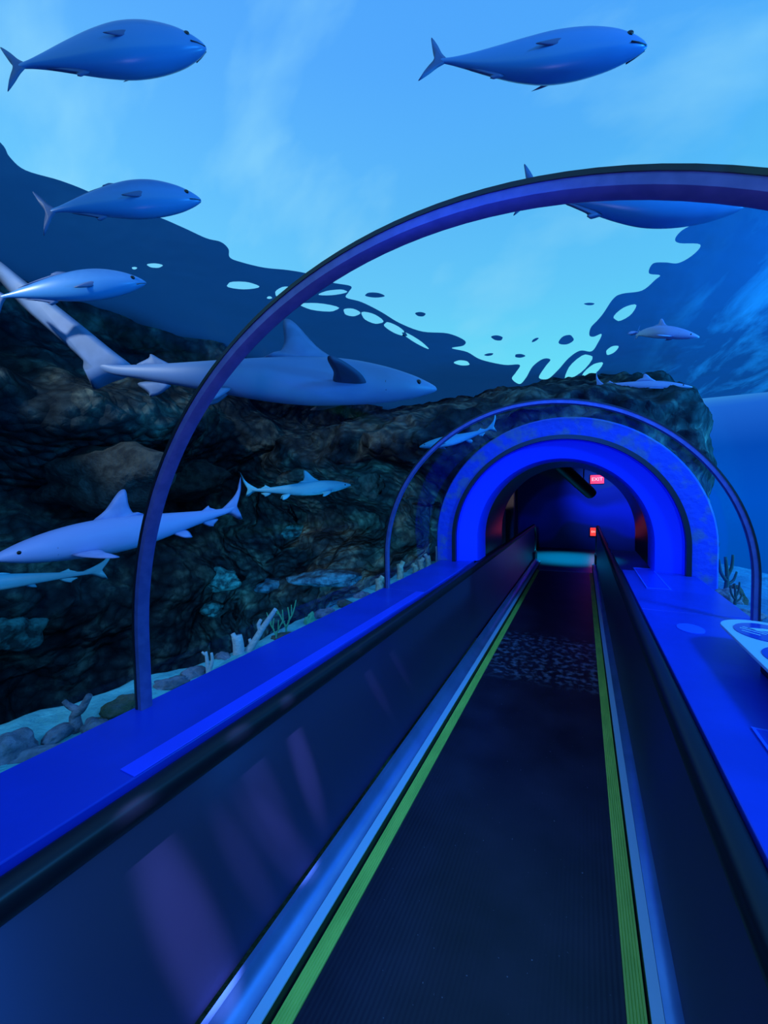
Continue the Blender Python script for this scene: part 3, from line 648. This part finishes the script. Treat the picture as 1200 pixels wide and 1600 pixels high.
def make_jack(label, bend=0., fat=1.):
    r = empty('jack_fish', (0, 0, 0), label, 'fish', 'silvery fish swimming over the tunnel')
    st = [(0, -.004, .006, .006, .005), (.02, -.003, .030, .026, .022), (.07, 0, .064, .056, .045), (.15, .003, .100, .092, .068), (.27, .005, .128, .124, .084), (.40, .003, .132, .132, .086), (.53, 0, .114, .112, .072), (.66, 0, .080, .080, .050), (.78, 0, .046, .044, .028), (.86, 0, .022, .022, .016), (.905, 0, .015, .015, .010), (.93, 0, .012, .012, .006)]
    st = [(a, b, c*fat, d*fat, e*fat) for a, b, c, d, e in st]
    mb = loft(st); mb.v = bent(mb.v, bend); mb.build('body', M_['jack'], r, smooth=True)
    fin([(-.395, .012), (-.43, .05), (-.465, .105), (-.505, .150), (-.485, .08), (-.458, .0), (-.485, -.08), (-.505, -.145), (-.465, -.10), (-.43, -.05), (-.395, -.012)], .006, bend).build('tail_fin', M_['jack_fin'], r, smooth=True)
    fin([(.02, .124*fat), (-.03, .142*fat), (-.055, .140*fat), (-.07, .122*fat), (-.17, .094*fat), (-.28, .058*fat), (-.30, .048*fat), (-.2, .07*fat), (-.06, .10*fat)], .005, bend).build('dorsal_fin', M_['jack_fin'], r, smooth=True)
    fin([(-.10, -.100*fat), (-.135, -.128*fat), (-.152, -.128*fat), (-.16, -.104*fat), (-.27, -.058*fat), (-.30, -.046*fat), (-.2, -.06*fat)], .005, bend).build('anal_fin', M_['jack_fin'], r, smooth=True)
    for s in (-1, 1):
        xf = Matrix.Translation((.20, s*.066*fat, -.015)) @ Matrix.Rotation(s*math.radians(-12), 4, 'Z') @ Matrix.Rotation(s*math.radians(-12), 4, 'X')
        fin([(.0, .018), (-.06, .014), (-.14, -.012), (-.175, -.03), (-.12, -.03), (-.05, -.022), (0, -.014)], .004, 0, xf).build('pectoral_fin', M_['jack_fin'], r, smooth=True)
        ball((.418, s*.046*fat, .022), .015, 10, (1, .5, 1)).build('eye', M_['eye'], r, smooth=True)
        mm = MB(); mm.tube([(.495, s*.010*fat, -.010), (.46, s*.031*fat, -.018), (.43, s*.044*fat, -.026)], .003, 6); mm.build('mouth', M_['mouth'], r, smooth=True)
    return r
jacks = [((322,74), (-4,90), 2.9, 3.0, -.25, 'large silvery fish at the top left corner, cut by no rib', .02, 1.0),
         ((1011,72), (668,120), 3.0, 3.1, -.30, 'large silvery fish at the top right with a bright back', -.03, .86),
         ((314,312), (45,312), 3.6, 3.7, -.1, 'silvery fish at the left half against the dark water edge', .05, .88),
         ((228,441), (-30,456), 4.2, 4.25, 0., 'pale blue fish under the others, just above the big shark', .05, .80),
         ((1165,320), (812,297), 3.0, 2.8, -.2, 'silvery fish partly hidden behind the top of the near rib', .0, 1.0)]
for n_, t_, dn, dt, ro, lb, be, fa in jacks: place(make_jack(lb, be, fa), n_, t_, dn, dt, ro)

def make_shark(label, skin, finm, pect=None, bend=0., caudal=1., dors=1., up_tail=None, fat=1., pect_up=False):
    r = empty('shark', (0, 0, 0), label, 'shark', 'sharks swimming around the tunnel')
    st = [(0, -.006, .004, .004, .008), (.012, -.006, .013, .010, .020), (.05, -.004, .026, .024, .036), (.10, -.002, .040, .038, .048), (.18, 0, .056, .052, .058), (.28, .002, .066, .062, .064), (.40, .002, .068, .066, .062), (.52, .004, .058, .058, .052), (.64, .008, .044, .042, .036), (.75, .013, .030, .027, .024), (.84, .018, .020, .016, .015), (.90, .024, .014, .012, .010), (.94, .036, .010, .010, .006)]
    st = [(a, b, c*fat, d*fat, e*fat) for a, b, c, d, e in st]
    mb = loft(st); mb.v = bent(mb.v, bend); mb.build('body', skin, r, smooth=True)
    fin([(.185, .058*fat), (.13, .105*dors), (.075, .165*dors), (.050, .178*dors), (.040, .165*dors), (.040, .11*dors), (.02, .075), (-.02, .060*fat), (.08, .045)], .009, bend).build('dorsal_fin', finm, r, smooth=True)
    fin([(-.255, .035), (-.285, .055), (-.305, .066), (-.312, .055), (-.345, .036), (-.30, .028)], .005, bend).build('second_dorsal_fin', finm, r, smooth=True)
    fin([(-.26, -.012), (-.285, -.035), (-.315, -.045), (-.32, -.035), (-.345, -.010), (-.30, -.004)], .005, bend).build('anal_fin', finm, r, smooth=True)
    c = caudal
    if up_tail: cz = up_tail
    else: cz = [(-.365, .032), (-.41, .065), (-.455, .105), (-.485, .155), (-.497, .195), (-.490, .13), (-.470, .075), (-.455, .035), (-.470, -.015), (-.475, -.035), (-.45, -.03), (-.415, -.002), (-.375, .012)]
    fin(cz, .007, bend).build('tail_fin', finm, r, smooth=True)
    for s in (-1, 1):
        xf = Matrix.Translation((.225 if pect_up else .245, s*.046*fat, -.010 if pect_up and s < 0 else -.032)) @ Matrix.Rotation(s*math.radians(106 if pect_up and s < 0 else 80), 4, 'X')
        fin([(.03, .0), (.01, -.06), (-.05, -.125), (-.09, -.150), (-.095, -.13), (-.07, -.07), (-.055, -.01)], .006, 0, xf).build('pectoral_fin', pect or finm, r, smooth=True)
        xf = Matrix.Translation((-.125, s*.020, -.035)) @ Matrix.Rotation(s*math.radians(35), 4, 'X')
        fin([(.02, .012), (-.02, -.03), (-.06, -.042), (-.065, -.03), (-.05, .005)], .004, 0, xf).build('pelvic_fin', finm, r, smooth=True)
        ball((.425, s*.041*fat, .008), .0075, 8, (1, .6, 1)).build('eye', M_['eye'], r, smooth=True)
        for k in range(4):
            x = .315-k*.014; g = MB(); w = .0572*fat+.0004*k
            g.tube([(x+.004, s*w*.90, .024*fat), (x, s*w*1.0, .002), (x+.003, s*w*.92, -.022*fat)], .0018, 6); g.build('gill_slit', M_['white_gill'], r, smooth=True)
        mm = MB(); mm.tube([(.452, 0, -.022*fat), (.442, s*.020*fat, -.021*fat), (.425, s*.033*fat, -.020*fat), (.405, s*.038*fat, -.022*fat)], .0022, 6); mm.build('mouth', M_['mouth'], r, smooth=True)
    return r
big_tail = [(-.35, .030), (-.40, .075), (-.50, .165), (-.60, .25), (-.66, .30), (-.68, .285), (-.62, .195), (-.52, .095), (-.462, .030), (-.462, -.012), (-.45, -.025), (-.41, -.008), (-.365, .008)]
sh = make_shark('big grey shark with a nose to the right, passing behind the near rib', M_['shark'], M_['shark_grey_fin'], M_['dark_fin'], bend=.05, up_tail=big_tail, fat=1.0, dors=.95, pect_up=True)
place(sh, (681,606), (86,580), 4.1, 4.0, .1)
sh = make_shark('pale violet shark with its nose at the left edge, low on the left', M_['shark_pale'], M_['shark_fin'], bend=.0, dors=1.1, fat=1.15)
place(sh, (-14,872), (384,800), 3.0, 3.35, -.05)
sh = make_shark('small teal shark heading right, at the tail of the pale violet shark', M_['shark_teal'], M_['teal_fin'], bend=.1)
place(sh, (548,757), (384,775), 4.9, 4.6, .12)
sh = make_shark('slim pale shark behind the second rib, left of the portal', M_['shark_teal'], M_['teal_fin'], bend=.1, dors=.6)
place(sh, (655,698), (775,676), 4.3, 4.35, .1)
sh = make_shark('reflected violet grey shark at the right under the bright water gap', M_['shark_pale'], M_['shark_fin'], bend=.5, dors=.8)  # mirror image in the water, built as a solid animal
place(sh, (1093,526), (945,508), 5.5, 5.8, .1)
sh = make_shark('thin pale lined shark at the right above the second rib', M_['shark_pale'], M_['shark_fin'], bend=.1, dors=.7, fat=.7)
place(sh, (1082,604), (918,600), 5.6, 5.8, 0)
sh = make_shark('teal shark seen only by its tail at the left edge, below the pale violet shark', M_['shark_teal'], M_['teal_fin'], bend=.3, dors=.6)
place(sh, (-150,925), (125,897), 4.2, 4.4, .1)

# ------------------------------------------------------------------ lights
def lamp(kind, name, loc, col, power, target=None, size=.1, size_y=None, spot=None, blend=.4):
    l = bpy.data.lights.new(name, kind); l.color = col; l.energy = power
    if kind == 'AREA':
        l.size = size
        if size_y: l.shape = 'RECTANGLE'; l.size_y = size_y
    else: l.shadow_soft_size = size
    if spot: l.spot_size = math.radians(spot); l.spot_blend = blend
    o = bpy.data.objects.new(name, l); C.objects.link(o); o.location = loc
    if target is not None: o.rotation_euler = (Vector(target)-Vector(loc)).to_track_quat('-Z', 'Y').to_euler()
    return o
lamp('AREA', 'tunnel_light', (.15, -.9, 2.05), (.0, .10, 1.0), 6, (.2, 4.3, 1.2), .5)
lamp('SPOT', 'portal_fill', (-.28, -.5, 2.0), (.0, .09, 1.0), 420, (-.21, 4.5, 1.5), .08, spot=38, blend=.5)  # unseen blue spot added behind the viewer to brighten the portal
lamp('SPOT', 'rib_fill', (-.3, -.55, 1.0), (.40, .42, 1.0), 45, (-.25, .86, 2.15), .05, spot=100, blend=.8)  # unseen violet lamp added to light the rib's underside
lamp('SPOT', 'reef_fill', (-3.9, -1.2, 4.3), (.75, .88, 1.0), 520, (-4.2, 5.5, 2.7), .08, spot=46)  # lamp added out of view to pick out the reef ledges
lamp('SPOT', 'shark_fill', (-1.6, -1.8, 3.0), (.45, .60, 1.0), 110, (-2.9, 1.6, 1.3), .08, spot=45)  # unseen lamp added to brighten the pale shark
lamp('SPOT', 'ledge_fill', (-2.15, 1.2, .25), (.05, .50, 1.0), 900, (-3.3, 5.5, -.1), .05, spot=70)  # added lamp hidden under the sand ledge, lights the lower reef
for ly, ty, tz, p, cone in ((-.41, .72, .38, 6000, 2.6), (-.62, .92, .45, 2200, 1.5), (-1.17, 1.12, .33, 3600, 1.8),
                            (-.51, 1.01, .66, 2400, 1.8), (.03, 1.25, .58, 4500, 1.7), (-.75, 1.87, .63, 2200, 1.1), (-.74, 2.18, .62, 1500, 1.1)):
    lamp('SPOT', 'streak_beam', (-.45, ly, 4.2), (.24, .34, 1.0), p*1.15, (-1.018, ty, tz), .012, spot=cone*1.15, blend=1.)  # unseen narrow beams added, each drawing a streak on the left panel
lamp('AREA', 'right_water_fill', (5.5, 5.0, 2.0), (.02, .40, 1.0), 900, (3.0, 8.0, 4.5), .6)  # unseen lamp added to lift the water's underside on the right
lamp('AREA', 'right_tank_fill', (3.2, 1.0, 4.0), (.02, .30, 1.0), 210, (1.6, 4.6, .9), .6)  # unseen blue fill added for the right sand and counters
lamp('SPOT', 'pillar_fill', (-.9, 7.6, 2.3), (.9, .75, .85), 30, (-1.47, 9.2, 1.7), .04, spot=22)  # small unseen lamp added to lift the dark pillar
lamp('SPOT', 'landing_light', (-.35, 10.9, 2.45), (.0, .50, 1.0), 1500, (-.35, 10.9, 0), .04, spot=60, blend=.9)
lamp('SPOT', 'mural_light', (1.0, 9.5, 2.4), (.03, .12, 1.0), 600, (1.0, 12.8, 1.5), .06, spot=55, blend=.8)

# ------------------------------------------------------------------ sky above the water
w = bpy.data.worlds.new('world'); SC.world = w; w.use_nodes = True; nt = w.node_tree; L = nt.links
bg = nt.nodes['Background']
tc = nt.nodes.new('ShaderNodeTexCoord'); sx = nt.nodes.new('ShaderNodeSeparateXYZ'); L.new(tc.outputs['Generated'], sx.inputs[0])
mr = nt.nodes.new('ShaderNodeMapRange'); mr.inputs[1].default_value = -1; mr.inputs[2].default_value = 1; L.new(sx.outputs[2], mr.inputs[0])
r = nt.nodes.new('ShaderNodeValToRGB'); e = r.color_ramp.elements; e[0].position = 0; e[0].color = (0, .06, .24, 1); e[1].position = 1; e[1].color = (.07, .32, .97, 1)  # lower half raised as added blue fill from below
for p, c in ((-.25, (0, .09, .40)), (-.02, (0, .10, .60)), (.08, (.002, .085, .50)), (.16, (.02, .16, .70)), (.24, (.22, .90, 1.0)), (.42, (.18, .68, 1.0)), (.72, (.11, .44, 1.0))):
    k = e.new((p+1)/2); k.color = (*c, 1)
L.new(mr.outputs[0], r.inputs[0])
# deeper blue towards the right, streaky clouds
dp = nt.nodes.new('ShaderNodeVectorMath'); dp.operation = 'DOT_PRODUCT'; dp.inputs[1].default_value = (.89, .45, 0); L.new(tc.outputs['Generated'], dp.inputs[0])
m2 = nt.nodes.new('ShaderNodeMapRange'); m2.inputs[1].default_value = -.6; m2.inputs[2].default_value = .7; m2.inputs[3].default_value = 0; m2.inputs[4].default_value = .70; L.new(dp.outputs['Value'], m2.inputs[0])
mx = nt.nodes.new('ShaderNodeMix'); mx.data_type = 'RGBA'; mx.blend_type = 'MULTIPLY'; L.new(m2.outputs[0], mx.inputs[0]); L.new(r.outputs[0], mx.inputs[6]); mx.inputs[7].default_value = (.42, .80, .97, 1)
mp = nt.nodes.new('ShaderNodeMapping'); mp.inputs['Rotation'].default_value = (0, .5, .9); mp.inputs['Scale'].default_value = (1.2, 4.0, 2.2); L.new(tc.outputs['Generated'], mp.inputs[0])
n = nt.nodes.new('ShaderNodeTexNoise'); n.inputs['Scale'].default_value = 2.2; n.inputs['Detail'].default_value = 6; L.new(mp.outputs[0], n.inputs['Vector'])
r2 = nt.nodes.new('ShaderNodeValToRGB'); r2.color_ramp.elements[0].position = .50; r2.color_ramp.elements[1].position = .78; r2.color_ramp.elements[1].color = (.55, .55, .55, 1); L.new(n.outputs[0], r2.inputs[0])
fd = nt.nodes.new('ShaderNodeMapRange'); fd.inputs[1].default_value = .18; fd.inputs[2].default_value = .34; L.new(sx.outputs[2], fd.inputs[0])
fm = nt.nodes.new('ShaderNodeMath'); fm.operation = 'MULTIPLY'; L.new(r2.outputs[0], fm.inputs[0]); L.new(fd.outputs[0], fm.inputs[1])
mx2 = nt.nodes.new('ShaderNodeMix'); mx2.data_type = 'RGBA'; L.new(fm.outputs[0], mx2.inputs[0]); L.new(mx.outputs[2], mx2.inputs[6]); mx2.inputs[7].default_value = (.34, .78, 1, 1)
L.new(mx2.outputs[2], bg.inputs[0]); bg.inputs[1].default_value = 1.0

# ------------------------------------------------------------------ view
vs = SC.view_settings; vs.view_transform = 'Standard'; vs.look = 'None'; vs.gamma = 1; vs.exposure = 0; vs.use_curve_mapping = False
SC.cycles.use_denoising = True; SC.cycles.max_bounces = 8; SC.cycles.transparent_max_bounces = 12
SC.cycles.sample_clamp_indirect = 4; SC.cycles.caustics_reflective = False; SC.cycles.caustics_refractive = False
